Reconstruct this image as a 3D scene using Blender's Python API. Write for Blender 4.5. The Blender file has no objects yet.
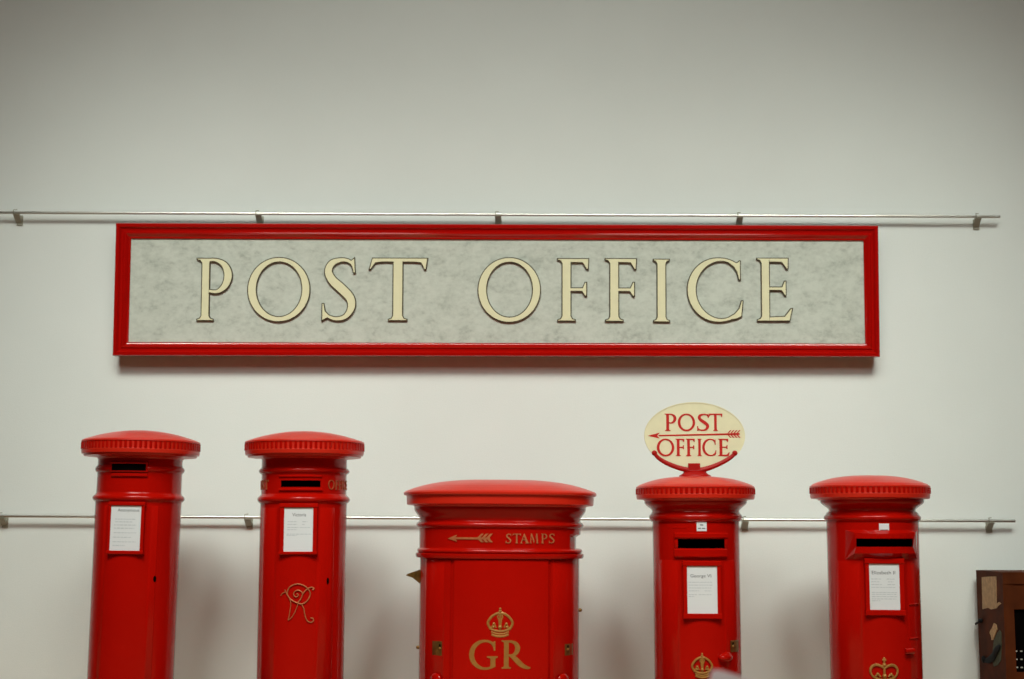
import bpy, math, random
from mathutils import Matrix, Vector
random.seed(4)
C = bpy.context.scene.collection
PI = math.pi
FPX, CX, CY = 1422.0, 512.0, 339.5
# ------------------------------------------------------------------ camera
YW = .38      # the wall plane
CAM = Vector((0.0, -7.7, 1.13))
PITCH = math.atan((528 - CY) / FPX); YAW = math.radians(0.35); ROLL = math.radians(0.22)
F = Vector((-math.sin(YAW) * math.cos(PITCH), math.cos(YAW) * math.cos(PITCH), math.sin(PITCH)))
R0 = F.cross(Vector((0, 0, 1))).normalized(); U0 = R0.cross(F)
RR = R0 * math.cos(ROLL) + U0 * math.sin(ROLL); UU = U0 * math.cos(ROLL) - R0 * math.sin(ROLL)
cd = bpy.data.cameras.new('camera'); cam = bpy.data.objects.new('camera', cd); C.objects.link(cam)
cam.matrix_world = Matrix(((RR.x, UU.x, -F.x, CAM.x), (RR.y, UU.y, -F.y, CAM.y), (RR.z, UU.z, -F.z, CAM.z), (0, 0, 0, 1)))
cd.sensor_width = 36; cd.lens = 36 * FPX / 1024
cd.dof.use_dof = True; cd.dof.focus_distance = 7.4; cd.dof.aperture_fstop = 1.5
bpy.context.scene.camera = cam

def ray(px, py):
    return (F + RR * ((px - CX) / FPX) - UU * ((py - CY) / FPX))
def at(px, py, Y):
    d = ray(px, py); return CAM + d * ((Y - CAM.y) / d.y)

# ------------------------------------------------------------------ materials
def mat(name, col, rough=.5, metal=0, coat=0, var=.06, vscale=9, bump=0, bscale=60, spec=.5):
    m = bpy.data.materials.new(name); m.use_nodes = True; nt = m.node_tree; b = nt.nodes['Principled BSDF']
    b.inputs['Roughness'].default_value = rough; b.inputs['Metallic'].default_value = metal
    b.inputs['Coat Weight'].default_value = coat; b.inputs['Coat Roughness'].default_value = .12
    b.inputs['Specular IOR Level'].default_value = spec
    tc = nt.nodes.new('ShaderNodeTexCoord'); n = nt.nodes.new('ShaderNodeTexNoise'); n.inputs['Scale'].default_value = vscale
    n.inputs['Detail'].default_value = 4
    nt.links.new(tc.outputs['Object'], n.inputs['Vector'])
    r = nt.nodes.new('ShaderNodeValToRGB'); r.color_ramp.elements[0].position = .3; r.color_ramp.elements[1].position = .7
    r.color_ramp.elements[0].color = [max(0, c * (1 - var)) for c in col] + [1]
    r.color_ramp.elements[1].color = [min(1, c * (1 + var)) for c in col] + [1]
    nt.links.new(n.outputs['Fac'], r.inputs[0]); nt.links.new(r.outputs[0], b.inputs['Base Color'])
    if bump:
        n2 = nt.nodes.new('ShaderNodeTexNoise'); n2.inputs['Scale'].default_value = bscale
        bp = nt.nodes.new('ShaderNodeBump'); bp.inputs['Strength'].default_value = bump; bp.inputs['Distance'].default_value = .01
        nt.links.new(tc.outputs['Object'], n2.inputs['Vector']); nt.links.new(n2.outputs['Fac'], bp.inputs['Height'])
        nt.links.new(bp.outputs[0], b.inputs['Normal'])
    return m
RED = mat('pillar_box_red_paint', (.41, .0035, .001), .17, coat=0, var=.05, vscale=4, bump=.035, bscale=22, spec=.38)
FRED = mat('sign_frame_red_paint', (.40, .003, .0015), .10, coat=0, var=.04, spec=1.0)
RED.node_tree.nodes['Principled BSDF'].inputs['IOR'].default_value = 1.3; RED.node_tree.nodes['Principled BSDF'].inputs['Specular IOR Level'].default_value = .55
CAPLIT = mat('pillar_box_red_lit_cap', (.60, .018, .006), .32, var=.07, vscale=5, bump=.05, bscale=22, spec=.6)  # brighter copy of the body red; light on cap tops put into colour
BLACK = mat('dark_slot', (.003, .002, .002), .9, spec=0)
BLACKP = mat('black_base_paint', (.01, .01, .01), .4)
GOLD = mat('gold_paint', (.40, .18, .038), .4, metal=.3, var=.15, vscale=40)
COPPER = mat('worn_gold_paint', (.50, .15, .055), .4, metal=.25, var=.2, vscale=60)
DIMGOLD = mat('worn_red_gold_paint', (.36, .075, .022), .45, var=.2, vscale=60)
BRASS = mat('aged_brass', (.22, .12, .03), .38, metal=.7, var=.3, vscale=60)
CREAM = mat('cream_letter_paint', (.76, .72, .47), .5, var=.03, vscale=20)
EDGE = mat('letter_edge_brown', (.06, .045, .018), .5)
PAPER = mat('white_paper', (.70, .72, .74), .7, var=.01)
INK = mat('printed_ink', (.13, .13, .14), .8)
INKL = mat('pale_printed_ink', (.50, .53, .56), .8)
STEEL = mat('brushed_steel', (.62, .60, .56), .28, metal=1, var=.03)
BRK = mat('grey_bracket_metal', (.34, .33, .26), .5, metal=.3, var=.1)
WALL = mat('white_wall_paint', (.755, .785, .755), .85, var=.012, vscale=2.5, bump=.10, bscale=180, spec=.2)
WALLD = mat('hall_wall_brown', (.07, .06, .05), .95, spec=.1)
WOOD = mat('dark_stained_wood', (.075, .017, .004), .7, var=.35, vscale=7, coat=0, spec=.08)
OVAL = mat('cream_enamel', (.74, .70, .47), .35, var=.05, vscale=14)
MRED = mat('matte_red_bracket_paint', (.36, .004, .002), .5, spec=.2)
STRAP = mat('black_leather', (.008, .008, .009), .75, spec=.15)
SRED = mat('red_lettering_paint', (.50, .012, .008), .4)
FLOOR = mat('brown_floor', (.58, .34, .19), .9, var=.15, vscale=3, spec=.0)
CEIL = mat('ceiling_white', (.22, .21, .18), .9)
KRAFT = mat('faded_paper_label', (.44, .28, .14), .8, var=.2, vscale=40)
GREENP = mat('torn_green_paper', (.05, .055, .025), .8, var=.3, vscale=50)
PEEL = mat('peeled_cream_paper', (.48, .30, .14), .8, var=.3, vscale=60)
SILV = mat('pale_metal_dots', (.5, .5, .45), .4)
WHITE = mat('white_card_pink_tint', (.90, .76, .77), .6)  # white card; its pink reflection is put into the base colour
# sign panel: mottled grey green
def marble():
    m = bpy.data.materials.new('mottled_sign_board'); m.use_nodes = True; nt = m.node_tree; b = nt.nodes['Principled BSDF']
    b.inputs['Roughness'].default_value = .55; b.inputs['Specular IOR Level'].default_value = .2
    tc = nt.nodes.new('ShaderNodeTexCoord'); mp = nt.nodes.new('ShaderNodeMapping'); mp.inputs['Scale'].default_value = (.95, 1, 1.3)
    n = nt.nodes.new('ShaderNodeTexNoise'); n.inputs['Scale'].default_value = 7; n.inputs['Detail'].default_value = 12; n.inputs['Roughness'].default_value = .78
    n.inputs['Distortion'].default_value = .25
    n2 = nt.nodes.new('ShaderNodeTexNoise'); n2.inputs['Scale'].default_value = 38; n2.inputs['Detail'].default_value = 6
    ad = nt.nodes.new('ShaderNodeMix'); ad.data_type = 'FLOAT'; ad.inputs[0].default_value = .3
    r = nt.nodes.new('ShaderNodeValToRGB'); e = r.color_ramp.elements
    e[0].position = .36; e[0].color = (.37, .395, .345, 1); e[1].position = .58; e[1].color = (.58, .61, .54, 1)
    e2 = e.new(.47); e2.color = (.51, .54, .475, 1)
    L = nt.links.new
    L(tc.outputs['Object'], mp.inputs[0]); L(mp.outputs[0], n.inputs['Vector']); L(mp.outputs[0], n2.inputs['Vector'])
    L(n.outputs['Fac'], ad.inputs[2]); L(n2.outputs['Fac'], ad.inputs[3]); L(ad.outputs[0], r.inputs[0]); L(r.outputs[0], b.inputs['Base Color'])
    return m
MARBLE = marble()

# ------------------------------------------------------------------ mesh builder
def crom(pts, n=8):
    """Catmull-Rom through points of any dimension"""
    P = [pts[0]] + list(pts) + [pts[-1]]; out = []
    for i in range(1, len(P) - 2):
        a, b, c, d = P[i - 1], P[i], P[i + 1], P[i + 2]
        for k in range(n):
            t = k / n
            out.append(tuple(.5 * (2 * b[j] + (c[j] - a[j]) * t + (2 * a[j] - 5 * b[j] + 4 * c[j] - d[j]) * t * t + (3 * b[j] - a[j] - 3 * c[j] + d[j]) * t ** 3) for j in range(len(b))))
    out.append(tuple(pts[-1])); return out

class MB:
    def __init__(s, fn=None): s.v = []; s.f = []; s.fn = fn or (lambda x, y, z: (x, y, z))
    def add(s, vs, fs):
        o = len(s.v); s.v += [s.fn(*p) for p in vs]; s.f += [tuple(i + o for i in f) for f in fs]
    def slab(s, u0, u1, v0, v1, w0, w1, nu=1, bev=0):
        # block between outward distances w0 (inner) and w1 (outer); mapped as (u, w, v)
        for_u = [u0 + (u1 - u0) * i / nu for i in range(nu + 1)]
        vs = []; fs = []
        for u in for_u:
            bu = bev if not (u in (u0, u1)) else 0
            vs += [(u, w0, v0), (u, w1 - bev, v0), (u, w1, v0 + bev), (u, w1, v1 - bev), (u, w1 - bev, v1), (u, w0, v1)]
        for i in range(nu):
            a = i * 6; b = a + 6
            for k in range(6): k2 = (k + 1) % 6; fs.append((a + k, a + k2, b + k2, b + k))
        fs.append((0, 5, 4, 3, 2, 1)); e = nu * 6; fs.append((e, e + 1, e + 2, e + 3, e + 4, e + 5))
        s.add(vs, fs)
    def box(s, x0, x1, y0, y1, z0, z1):
        s.add([(x0, y0, z0), (x1, y0, z0), (x1, y1, z0), (x0, y1, z0), (x0, y0, z1), (x1, y0, z1), (x1, y1, z1), (x0, y1, z1)],
              [(3, 2, 1, 0), (4, 5, 6, 7), (0, 1, 5, 4), (1, 2, 6, 5), (2, 3, 7, 6), (3, 0, 4, 7)])
    def prism(s, pts, w0, w1):      # pts (u,v) polygon
        A = sum(pts[i][0] * pts[(i + 1) % len(pts)][1] - pts[(i + 1) % len(pts)][0] * pts[i][1] for i in range(len(pts)))
        if A < 0: pts = pts[::-1]
        n = len(pts)
        s.add([(u, w1, v) for u, v in pts] + [(u, w0, v) for u, v in pts],
              [tuple(range(n)), tuple(range(2 * n - 1, n - 1, -1))] + [(i, i + n, (i + 1) % n + n, (i + 1) % n) for i in range(n)])
    def ring(s, outer, inner, w0, w1):
        n = len(outer)
        vs = [(u, w1, v) for u, v in outer] + [(u, w1, v) for u, v in inner] + [(u, w0, v) for u, v in outer] + [(u, w0, v) for u, v in inner]
        fs = []
        for i in range(n):
            j = (i + 1) % n
            fs += [(i, j, j + n, i + n), (i, i + 2 * n, j + 2 * n, j), (i + n, j + n, j + 3 * n, i + 3 * n), (i + 2 * n, i + 3 * n, j + 3 * n, j + 2 * n)]
        s.add(vs, fs)
    def tube(s, pts, r, n=8, flat=1):   # pts (u,w,v); flat scales in w
        P = [Vector(p) for p in pts]; vs = []; fs = []
        rr = r if isinstance(r, (list, tuple)) else [r] * len(P)
        for i, p in enumerate(P):
            t = (P[min(i + 1, len(P) - 1)] - P[max(i - 1, 0)]).normalized()
            ref = Vector((0, 1, 0)) if abs(t.y) < .9 else Vector((1, 0, 0))
            a = t.cross(ref).normalized(); b = a.cross(t)
            for k in range(n):
                q = a * math.cos(2 * PI * k / n) * rr[i] + b * math.sin(2 * PI * k / n) * rr[i] * flat
                vs.append(tuple(p + q))
        for i in range(len(P) - 1):
            for k in range(n):
                k2 = (k + 1) % n; fs.append((i * n + k, i * n + k2, (i + 1) * n + k2, (i + 1) * n + k))
        fs.append(tuple(range(n - 1, -1, -1))); e = (len(P) - 1) * n; fs.append(tuple(e + k for k in range(n)))
        s.add(vs, fs)
    def ball(s, c, ru, rw=None, rv=None, n=12, m=8):
        rw = rw or ru; rv = rv or ru; vs = [(c[0], c[1], c[2] - rv)]; fs = []
        for i in range(1, m):
            a = -PI / 2 + PI * i / m
            for k in range(n): t = 2 * PI * k / n; vs.append((c[0] + ru * math.cos(a) * math.cos(t), c[1] + rw * math.cos(a) * math.sin(t), c[2] + rv * math.sin(a)))
        vs.append((c[0], c[1], c[2] + rv)); top = len(vs) - 1
        for k in range(n):
            k2 = (k + 1) % n; fs.append((0, 1 + k2, 1 + k)); fs.append((top, top - n + k, top - n + k2))
            for i in range(m - 2): a = 1 + i * n; fs.append((a + k, a + k2, a + n + k2, a + n + k))
        s.add(vs, fs)
    def build(s, name, m, parent=None, sharp=35, smooth=True, recalc=True):
        me = bpy.data.meshes.new(name); me.from_pydata(s.v, [], s.f)
        import bmesh
        bm = bmesh.new(); bm.from_mesh(me)
        if recalc: bmesh.ops.recalc_face_normals(bm, faces=bm.faces)
        bm.to_mesh(me); bm.free()
        me.materials.append(m)
        if smooth:
            me.shade_smooth(); me.set_sharp_from_angle(angle=math.radians(sharp))
        o = bpy.data.objects.new(name, me); C.objects.link(o)
        if parent: o.parent = parent
        return o

def tag(o, label=None, cat=None, group=None, kind=None):
    for k, v in (('label', label), ('category', cat), ('group', group), ('kind', kind)):
        if v: o[k] = v
    return o
def empty(name, M, label, cat, group=None):
    o = bpy.data.objects.new(name, None); C.objects.link(o); o.matrix_world = M; o.empty_display_size = .1
    return tag(o, label, cat, group)

class Face:
    """local frame of a thing; outward direction is local -Y; surf(u,v) is the distance of the surface from the local origin plane"""
    def __init__(s, M, surf=lambda u: 0.0):
        s.M = M; s.Mi = M.inverted(); s.surf = surf
        s.o = s.Mi @ CAM
    def loc(s, px, py, w=0.0, surf=None):
        surf = surf or s.surf
        d = (s.Mi.to_3x3() @ ray(px, py)); y = -(surf(0) + w)
        for _ in range(12):
            t = (y - s.o.y) / d.y; p = s.o + d * t; y = -(surf(p.x) + w)
        return p.x, p.z
    def fn(s, surf=None):
        surf = surf or s.surf
        return lambda u, w, v: (u, -(surf(u) + w), v)

def lathe(mb, prof, ab, n=2.0, seg=96, cut=None, dz=None):
    """prof: (r,z) list outward surface, bottom to top. ab: (r)->(a,b). cut=(u0,u1,z0,z1) opening in the front"""
    ang = [2 * PI * i / seg for i in range(seg)]
    zs = [prof[0]]
    for p, q in zip(prof, prof[1:]):      # support loops keep long faces flat under smooth shading
        l = math.hypot(q[0] - p[0], q[1] - p[1])
        if l > .022 and p[0] > .03 and q[0] > .03:
            k = .002 / l; zs.append((p[0] + (q[0] - p[0]) * k, p[1] + (q[1] - p[1]) * k)); zs.append((q[0] + (p[0] - q[0]) * k, q[1] + (p[1] - q[1]) * k))
        zs.append(q)
    if cut:
        u0, u1, z0, z1 = cut
        def ins(z):
            for i in range(len(zs) - 1):
                if zs[i][1] < z < zs[i + 1][1]:
                    t = (z - zs[i][1]) / (zs[i + 1][1] - zs[i][1]); zs.insert(i + 1, (zs[i][0] + t * (zs[i + 1][0] - zs[i][0]), z)); return
        ins(z0); ins(z1)
        rc = [r for r, z in zs if z >= z0 - 1e-6][0]; a = ab(rc)[0]
        def th(u): return math.asin(max(-1, min(1, math.copysign(abs(u / a) ** (n / 2), u)))) % (2 * PI)
        t0, t1 = th(u0), th(u1)
        ang = sorted([t for t in ang if abs(t - t0) > .02 and abs(t - t1) > .02] + [t0, t1])
    m = len(ang); vs = []; fs = []
    for r, z in zs:
        a, b = ab(r)
        for t in ang:
            sx, cx = math.sin(t), math.cos(t)
            vs.append((a * math.copysign(abs(sx) ** (2 / n), sx), -b * math.copysign(abs(cx) ** (2 / n), cx), z + (dz(r, t) if dz else 0)))
    for i in range(len(zs) - 1):
        for k in range(m):
            k2 = (k + 1) % m
            if cut and zs[i][1] >= cut[2] - 1e-6 and zs[i + 1][1] <= cut[3] + 1e-6:
                tm = ang[k]; te = ang[k2]
                u = a_mid = math.sin((tm + (te if te > tm else te + 2 * PI)) / 2)
                if math.cos(tm) > 0 and ins_between(tm, te, t0, t1): continue
            fs.append((i * m + k, i * m + k2, (i + 1) * m + k2, (i + 1) * m + k))
    fs.append(tuple(range(m - 1, -1, -1))); e = (len(zs) - 1) * m; fs.append(tuple(e + k for k in range(m)))
    mb.add(vs, fs)
def ins_between(a, b, t0, t1):
    mid = (a + (b if b > a else b + 2 * PI)) / 2
    w = lambda t: (t + PI) % (2 * PI) - PI
    return w(t0) - 1e-6 <= w(mid) <= w(t1) + 1e-6

# ------------------------------------------------------------------ roman capitals (cap height 1)
def ribbon(pts, n=7):
    P = crom(pts, n); L = []; R = []
    for i, p in enumerate(P):
        a = P[max(0, i - 1)]; b = P[min(len(P) - 1, i + 1)]
        dx, dy = b[0] - a[0], b[1] - a[1]; l = math.hypot(dx, dy) or 1; nx, ny = -dy / l, dx / l
        L.append((p[0] + nx * p[2] / 2, p[1] + ny * p[2] / 2)); R.append((p[0] - nx * p[2] / 2, p[1] - ny * p[2] / 2))
    return ('strip', L, R)
def stem(x0, x1, sb=(.07, .07), st=(.07, .07), y0=0, y1=1):
    p = [(x0 - sb[0], y0), (x1 + sb[1], y0), (x1 + sb[1], y0 + .02), (x1 + .35 * sb[1], y0 + .035), (x1, y0 + .08)] if sb else [(x0, y0), (x1, y0)]
    p += [(x1, y1 - .08), (x1 + .35 * st[1], y1 - .035), (x1 + st[1], y1 - .02), (x1 + st[1], y1), (x0 - st[0], y1), (x0 - st[0], y1 - .02), (x0 - .35 * st[0], y1 - .035), (x0, y1 - .08)] if st else [(x1, y1), (x0, y1)]
    if sb: p += [(x0, y0 + .08), (x0 - .35 * sb[0], y0 + .035), (x0 - sb[0], y0 + .02)]
    return ('poly', p)
def poly(*p): return ('poly', list(p))
def arcC():
    P = []
    for i in range(33):
        f = math.radians(58 + (304 - 58) * i / 32)
        P.append((.515 + .452 * math.cos(f), .5 + .475 * math.sin(f), .052 + .088 * max(0, -math.cos(f)) ** 1.1))
    return ribbon(P, 1)
TC = ('poly', [(.64, .928), (.64, .958), (.78, .925), (.82, .955), (.835, .955), (.835, .66), (.81, .66), (.78, .78), (.73, .86)])
BC = ('poly', [(.62, .028), (.62, .062), (.74, .13), (.81, .21), (.848, .33), (.875, .33), (.848, .085), (.76, .045)])
def ell(cx, cy, a, b, n=56): return [(cx + a * math.cos(2 * PI * i / n), cy + b * math.sin(2 * PI * i / n)) for i in range(n)]
G = {}
pb = ribbon([(.20, .97, .055), (.32, .968, .06), (.455, .89, .105), (.515, .73, .135), (.465, .56, .11), (.34, .465, .065), (.20, .475, .05)])
G['P'] = ([stem(.084, .21, st=(.084, .03)), pb], .59)
G['R'] = ([stem(.084, .215, st=(.084, .03)), pb, ribbon([(.30, .47, .09), (.45, .33, .14), (.62, .14, .14), (.80, .03, .09), (.92, .012, .024)])], .92)
G['O'] = ([('ring', ell(.51, .495, .51, .51), ell(.515, .5, .375, .435))], 1.03)
G['S'] = ([ribbon([(.515, .885, .05), (.43, .95, .06), (.30, .965, .07), (.155, .91, .11), (.10, .78, .13), (.17, .64, .145), (.32, .51, .155), (.465, .36, .145), (.485, .21, .125), (.40, .075, .085), (.26, .03, .065), (.12, .06, .055), (.045, .13, .045)], 6),
           poly((.53, 1.0), (.545, .76), (.515, .76), (.49, .86), (.44, .93)), poly((.0, .0), (.0, .27), (.03, .27), (.05, .16), (.12, .06))], .575)
G['T'] = ([stem(.385, .54, st=None, y1=.97), poly((.05, 1), (.0, .82), (.025, .82), (.10, .925), (.20, .938), (.72, .938), (.83, .925), (.885, .82), (.91, .82), (.935, 1))], .935)
G['F'] = ([stem(.075, .215, st=(.075, 0)), poly((.2, 1), (.2, .938), (.40, .935), (.465, .83), (.49, .83), (.50, 1)),
           poly((.2, .53), (.2, .475), (.39, .475), (.44, .40), (.465, .40), (.465, .62), (.44, .62), (.40, .53))], .50)
G['E'] = ([stem(.07, .20, sb=(.07, 0), st=(.07, 0)), poly((.19, 1), (.19, .938), (.40, .935), (.475, .83), (.50, .83), (.505, 1)),
           poly((.19, .54), (.19, .487), (.39, .487), (.44, .41), (.465, .41), (.465, .635), (.44, .635), (.40, .54)),
           poly((.19, 0), (.52, 0), (.565, .20), (.54, .20), (.44, .075), (.19, .062))], .565)
G['I'] = ([stem(.06, .20, (.06, .06), (.06, .06))], .26)
G['C'] = ([arcC(), TC, BC], .875)
G['G'] = ([arcC(), TC, ('poly', [(.70, .04), (.84, .10), (.84, .38), (.92, .42), (.92, .44), (.58, .44), (.58, .42), (.70, .38)])], .92)
G['A'] = ([poly((.0, 0), (.24, 0), (.24, .02), (.16, .05), (.40, .86), (.385, 1.0), (.08, .06), (0, .02)), poly((.36, 1.0), (.43, 1.0), (.80, .05), (.86, .02), (.86, 0), (.52, 0), (.52, .02), (.60, .05), (.34, .82)), poly((.2, .34), (.6, .34), (.58, .40), (.22, .40))], .86)
G['M'] = ([poly((0, 0), (.22, 0), (.22, .02), (.14, .06), (.2, .86), (.24, 1), (.13, 1), (.07, .06), (0, .02)), poly((.13, 1), (.26, 1), (.55, .22), (.50, .0)), poly((.5, 0), (.55, .22), (.83, 1), (.78, 1)), poly((.74, 1), (.9, 1), (.98, .06), (1.05, .02), (1.05, 0), (.76, 0), (.76, .02), (.83, .06))], 1.05)

def off_poly(pts, e):
    A = sum(pts[i][0] * pts[(i + 1) % len(pts)][1] - pts[(i + 1) % len(pts)][0] * pts[i][1] for i in range(len(pts)))
    if A < 0: pts = pts[::-1]
    out = []; n = len(pts)
    for i in range(n):
        a, b, c = pts[i - 1], pts[i], pts[(i + 1) % n]
        d1 = Vector((b[0] - a[0], b[1] - a[1])); d2 = Vector((c[0] - b[0], c[1] - b[1]))
        if d1.length < 1e-7 or d2.length < 1e-7: out.append(b); continue
        d1.normalize(); d2.normalize(); n1 = Vector((d1.y, -d1.x)); n2 = Vector((d2.y, -d2.x)); m = n1 + n2
        if m.length < .3: m = n1
        m.normalize(); k = e / max(.5, m.dot(n1)); out.append((b[0] + m.x * k, b[1] + m.y * k))
    return out
def glyph(mb, ch, u0, v0, W, H, w0, w1, e=0, shear=0):
    """letter ch filling the rectangle; e widens the outline (metres)"""
    pieces, gw = G[ch]; sx = W / gw
    T = lambda p: (u0 + p[0] * sx + shear * p[0] , v0 + p[1] * H)
    for ip, pc in enumerate(pieces):
        w1 += .00025
        if pc[0] == 'poly':
            q = [T(p) for p in pc[1]]
            mb.prism(off_poly(q, e) if e else q, w0, w1)
        elif pc[0] == 'ring':
            o = [T(p) for p in pc[1]]; i = [T(p) for p in pc[2]]
            if e: o = off_poly(o, e); i = off_poly(i, -e)
            mb.ring(o, i, w0, w1)
        else:
            L = [T(p) for p in pc[1]]; R = [T(p) for p in pc[2]]
            q = L + R[::-1]
            if e: q = off_poly(q, e); L = q[:len(L)]; R = q[len(L):][::-1] if len(q) == 2 * len(R) else R
            # strip prism
            n = len(L); vs = []; fs = []
            for k in range(n): vs += [(L[k][0], w1, L[k][1]), (R[k][0], w1, R[k][1]), (R[k][0], w0, R[k][1]), (L[k][0], w0, L[k][1])]
            for k in range(n - 1):
                a = 4 * k; b = a + 4
                for j in range(4): j2 = (j + 1) % 4; fs.append((a + j, a + j2, b + j2, b + j))
            fs.append((3, 2, 1, 0)); a = 4 * (n - 1); fs.append((a, a + 1, a + 2, a + 3))
            mb.add(vs, fs)

def text_mesh(mb, s, u0, v0, width, height, w):
    cu = bpy.data.curves.new('t', 'FONT'); cu.body = s; cu.size = 1; cu.resolution_u = 3
    o = bpy.data.objects.new('t', cu); C.objects.link(o)
    dg = bpy.context.evaluated_depsgraph_get(); me = bpy.data.meshes.new_from_object(o.evaluated_get(dg))
    xs = [v.co.x for v in me.vertices]; x0, x1 = min(xs), max(xs)
    vs = [(u0 + (v.co.x - x0) / (x1 - x0) * width, w, v0 + v.co.y * height) for v in me.vertices]
    fs = [tuple(p.vertices) for p in me.polygons]; mb.add(vs, fs)
    bpy.data.objects.remove(o); bpy.data.meshes.remove(me); bpy.data.curves.remove(cu)

# ------------------------------------------------------------------ setting
def struct(name, mb, m): return tag(mb.build(name, m, smooth=False), kind='structure')
b = MB(); b.box(-9.5, 9.5, YW, YW + .15, 0, 8.4); struct('wall_back', b, WALL)
b = MB(); b.box(-9.5, 9.5, -15, YW + .15, -.1, 0); struct('floor', b, FLOOR)
b = MB(); b.box(-9.5, 9.5, -15, YW + .15, 8.4, 8.5); struct('ceiling', b, CEIL)
b = MB(); b.box(-9.65, -9.5, -15, YW + .15, 0, 8.4); struct('wall_left', b, WALLD)
b = MB(); b.box(9.5, 9.65, -15, YW + .15, 0, 8.4); struct('wall_right', b, WALLD)
b = MB(); b.box(-9.5, 9.5, -15.15, -15, 0, 8.4); struct('wall_front', b, WALLD)

# ------------------------------------------------------------------ rails
def rail(pxs, y_of, brackets, label):
    Yr = YW - .055
    a = at(pxs[0], y_of(pxs[0]), Yr); c = at(pxs[1], y_of(pxs[1]), Yr)
    root = empty('picture_rail', Matrix.Translation((a + c) / 2), label, 'rail', 'thin metal hanging rails on the wall')
    o = (a + c) / 2
    mb = MB(lambda x, y, z: (x - o.x, y - o.y, z - o.z)); mb.tube([tuple(a), tuple(c)], .0085, 12); mb.build('rod', STEEL, root)
    for px in brackets:
        p = at(px, y_of(px), Yr); mb = MB(lambda x, y, z: (x - o.x, y - o.y, z - o.z))
        h = .052; wd = .017
        # wall plate, arm rising from the wall plate to the rod, and hook lip
        mb.box(p.x - wd + .004, p.x + wd + .004, YW - .007, YW, p.z - h - .012, p.z - .006)
        vs = [(p.x - wd, YW - .007, p.z - h), (p.x + wd, YW - .007, p.z - h), (p.x + wd, Yr - .010, p.z - .012), (p.x - wd, Yr - .010, p.z - .012),
              (p.x - wd, YW - .007, p.z - h + .022), (p.x + wd, YW - .007, p.z - h + .022), (p.x + wd, Yr + .006, p.z - .006), (p.x - wd, Yr + .006, p.z - .006)]
        mb.add(vs, [(0, 1, 2, 3), (7, 6, 5, 4), (0, 4, 5, 1), (1, 5, 6, 2), (2, 6, 7, 3), (3, 7, 4, 0)])
        arc = [(p.x - wd + .003, Yr + math.cos(t) * .0125, p.z + math.sin(t) * .0125) for t in [PI * (1.2 + i * 1.0 / 8) * -1 + 2 * PI for i in range(0, 9)]]
        mb.tube([(p.x - wd + .003, Yr - .012, p.z - .014), (p.x - wd + .003, Yr - .0135, p.z + .004), (p.x - wd + .003, Yr - .006, p.z + .016), (p.x + .003, Yr + .002, p.z + .018)], .0028, 6)
        mb.build('bracket', BRK, root)
rail((-40, 1000), lambda x: 212.5 + .0042 * x, (16.5, 258.5, 498, 740, 978), 'upper thin metal hanging rail running along the wall just above the big sign')
rail((-40, 1015), lambda x: 516.0 + .0049 * x, (1.5, 247.5, 497, 745.5, 991), 'lower thin metal hanging rail running along the wall behind the red pillar boxes')

# ------------------------------------------------------------------ big sign
tilt = math.radians(3.4)
ctr = at(497, 291, YW - .125)
Ms = Matrix.Translation(ctr) @ Matrix.Rotation(tilt, 4, 'X')
SF = Face(Ms)
sign = empty('wall_sign', Ms, 'long framed grey wall sign with raised cream capitals hung high on the white wall', 'sign')
outer = [SF.loc(*p) for p in ((116.4, 223.2), (877.8, 225.8), (879.6, 357), (113, 355.8))]
inner = [SF.loc(*p) for p in ((130.8, 238.3), (863.6, 240.3), (865.4, 343.5), (128, 342))]
prof = [(0, -.07), (0, .008), (.05, .014), (.26, .016), (.32, .010), (.38, .004), (.52, .003), (.60, .009), (.68, .0105), (.76, .007), (.84, .0), (.92, -.003), (1, -.004), (1, -.03)]
mb = MB(SF.fn()); vs = []; fs = []
for t, w in prof:
    for k in range(4): vs.append((outer[k][0] * (1 - t) + inner[k][0] * t, w, outer[k][1] * (1 - t) + inner[k][1] * t))
for i in range(len(prof) - 1):
    for k in range(4): k2 = (k + 1) % 4; fs.append((i * 4 + k, i * 4 + k2, (i + 1) * 4 + k2, (i + 1) * 4 + k))
mb.add(vs, fs); mb.build('frame', FRED, sign, sharp=28)
mb = MB(SF.fn()); mb.prism([(p[0] * .995 + (0), p[1]) for p in [((outer[k][0] * .4 + inner[k][0] * .6), (outer[k][1] * .4 + inner[k][1] * .6)) for k in range(4)]], -.03, -.012)
mb.build('board', MARBLE, sign, smooth=False)
LET = [('P', 195.2, 233.6, 257.7, 321), ('O', 246.5, 311.5, 257.2, 321.2), ('S', 321.2, 357.8, 257.2, 321.2), ('T', 368, 428.2, 257.6, 321),
       ('O', 477.2, 541.8, 257.4, 321.8), ('F', 556.8, 589.4, 258, 321.5), ('F', 604.6, 637.2, 258, 321.8), ('I', 653, 670, 258.6, 322.4),
       ('C', 687.3, 743.4, 257.4, 322.4), ('E', 756.8, 792.6, 257.6, 321.5)]
for ch, x0, x1, y0, y1 in LET:
    a = SF.loc(x0 + .6, y1 - .6, 0); c = SF.loc(x1 - .6, y0 + .6, 0)
    mb = MB(SF.fn()); glyph(mb, ch, a[0], a[1], c[0] - a[0], c[1] - a[1], -.012, .0015, e=-.0026)
    L = mb.build('letter', CREAM, sign, smooth=False)
    mb = MB(SF.fn()); glyph(mb, ch, a[0], a[1], c[0] - a[0], c[1] - a[1], -.012, -.0015, e=.003)
    mb.build('letter_edge', EDGE, L, smooth=False)
for sx in (.2, .8):     # fixings that carry the sign on the wall
    mb = MB(SF.fn()); ux = outer[0][0] * (1 - sx) + outer[1][0] * sx
    mb.slab(ux - .02, ux + .02, outer[3][1] + .03, outer[0][1] - .03, -.098, -.03); mb.build('hanging_batten', BRK, sign)

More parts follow.
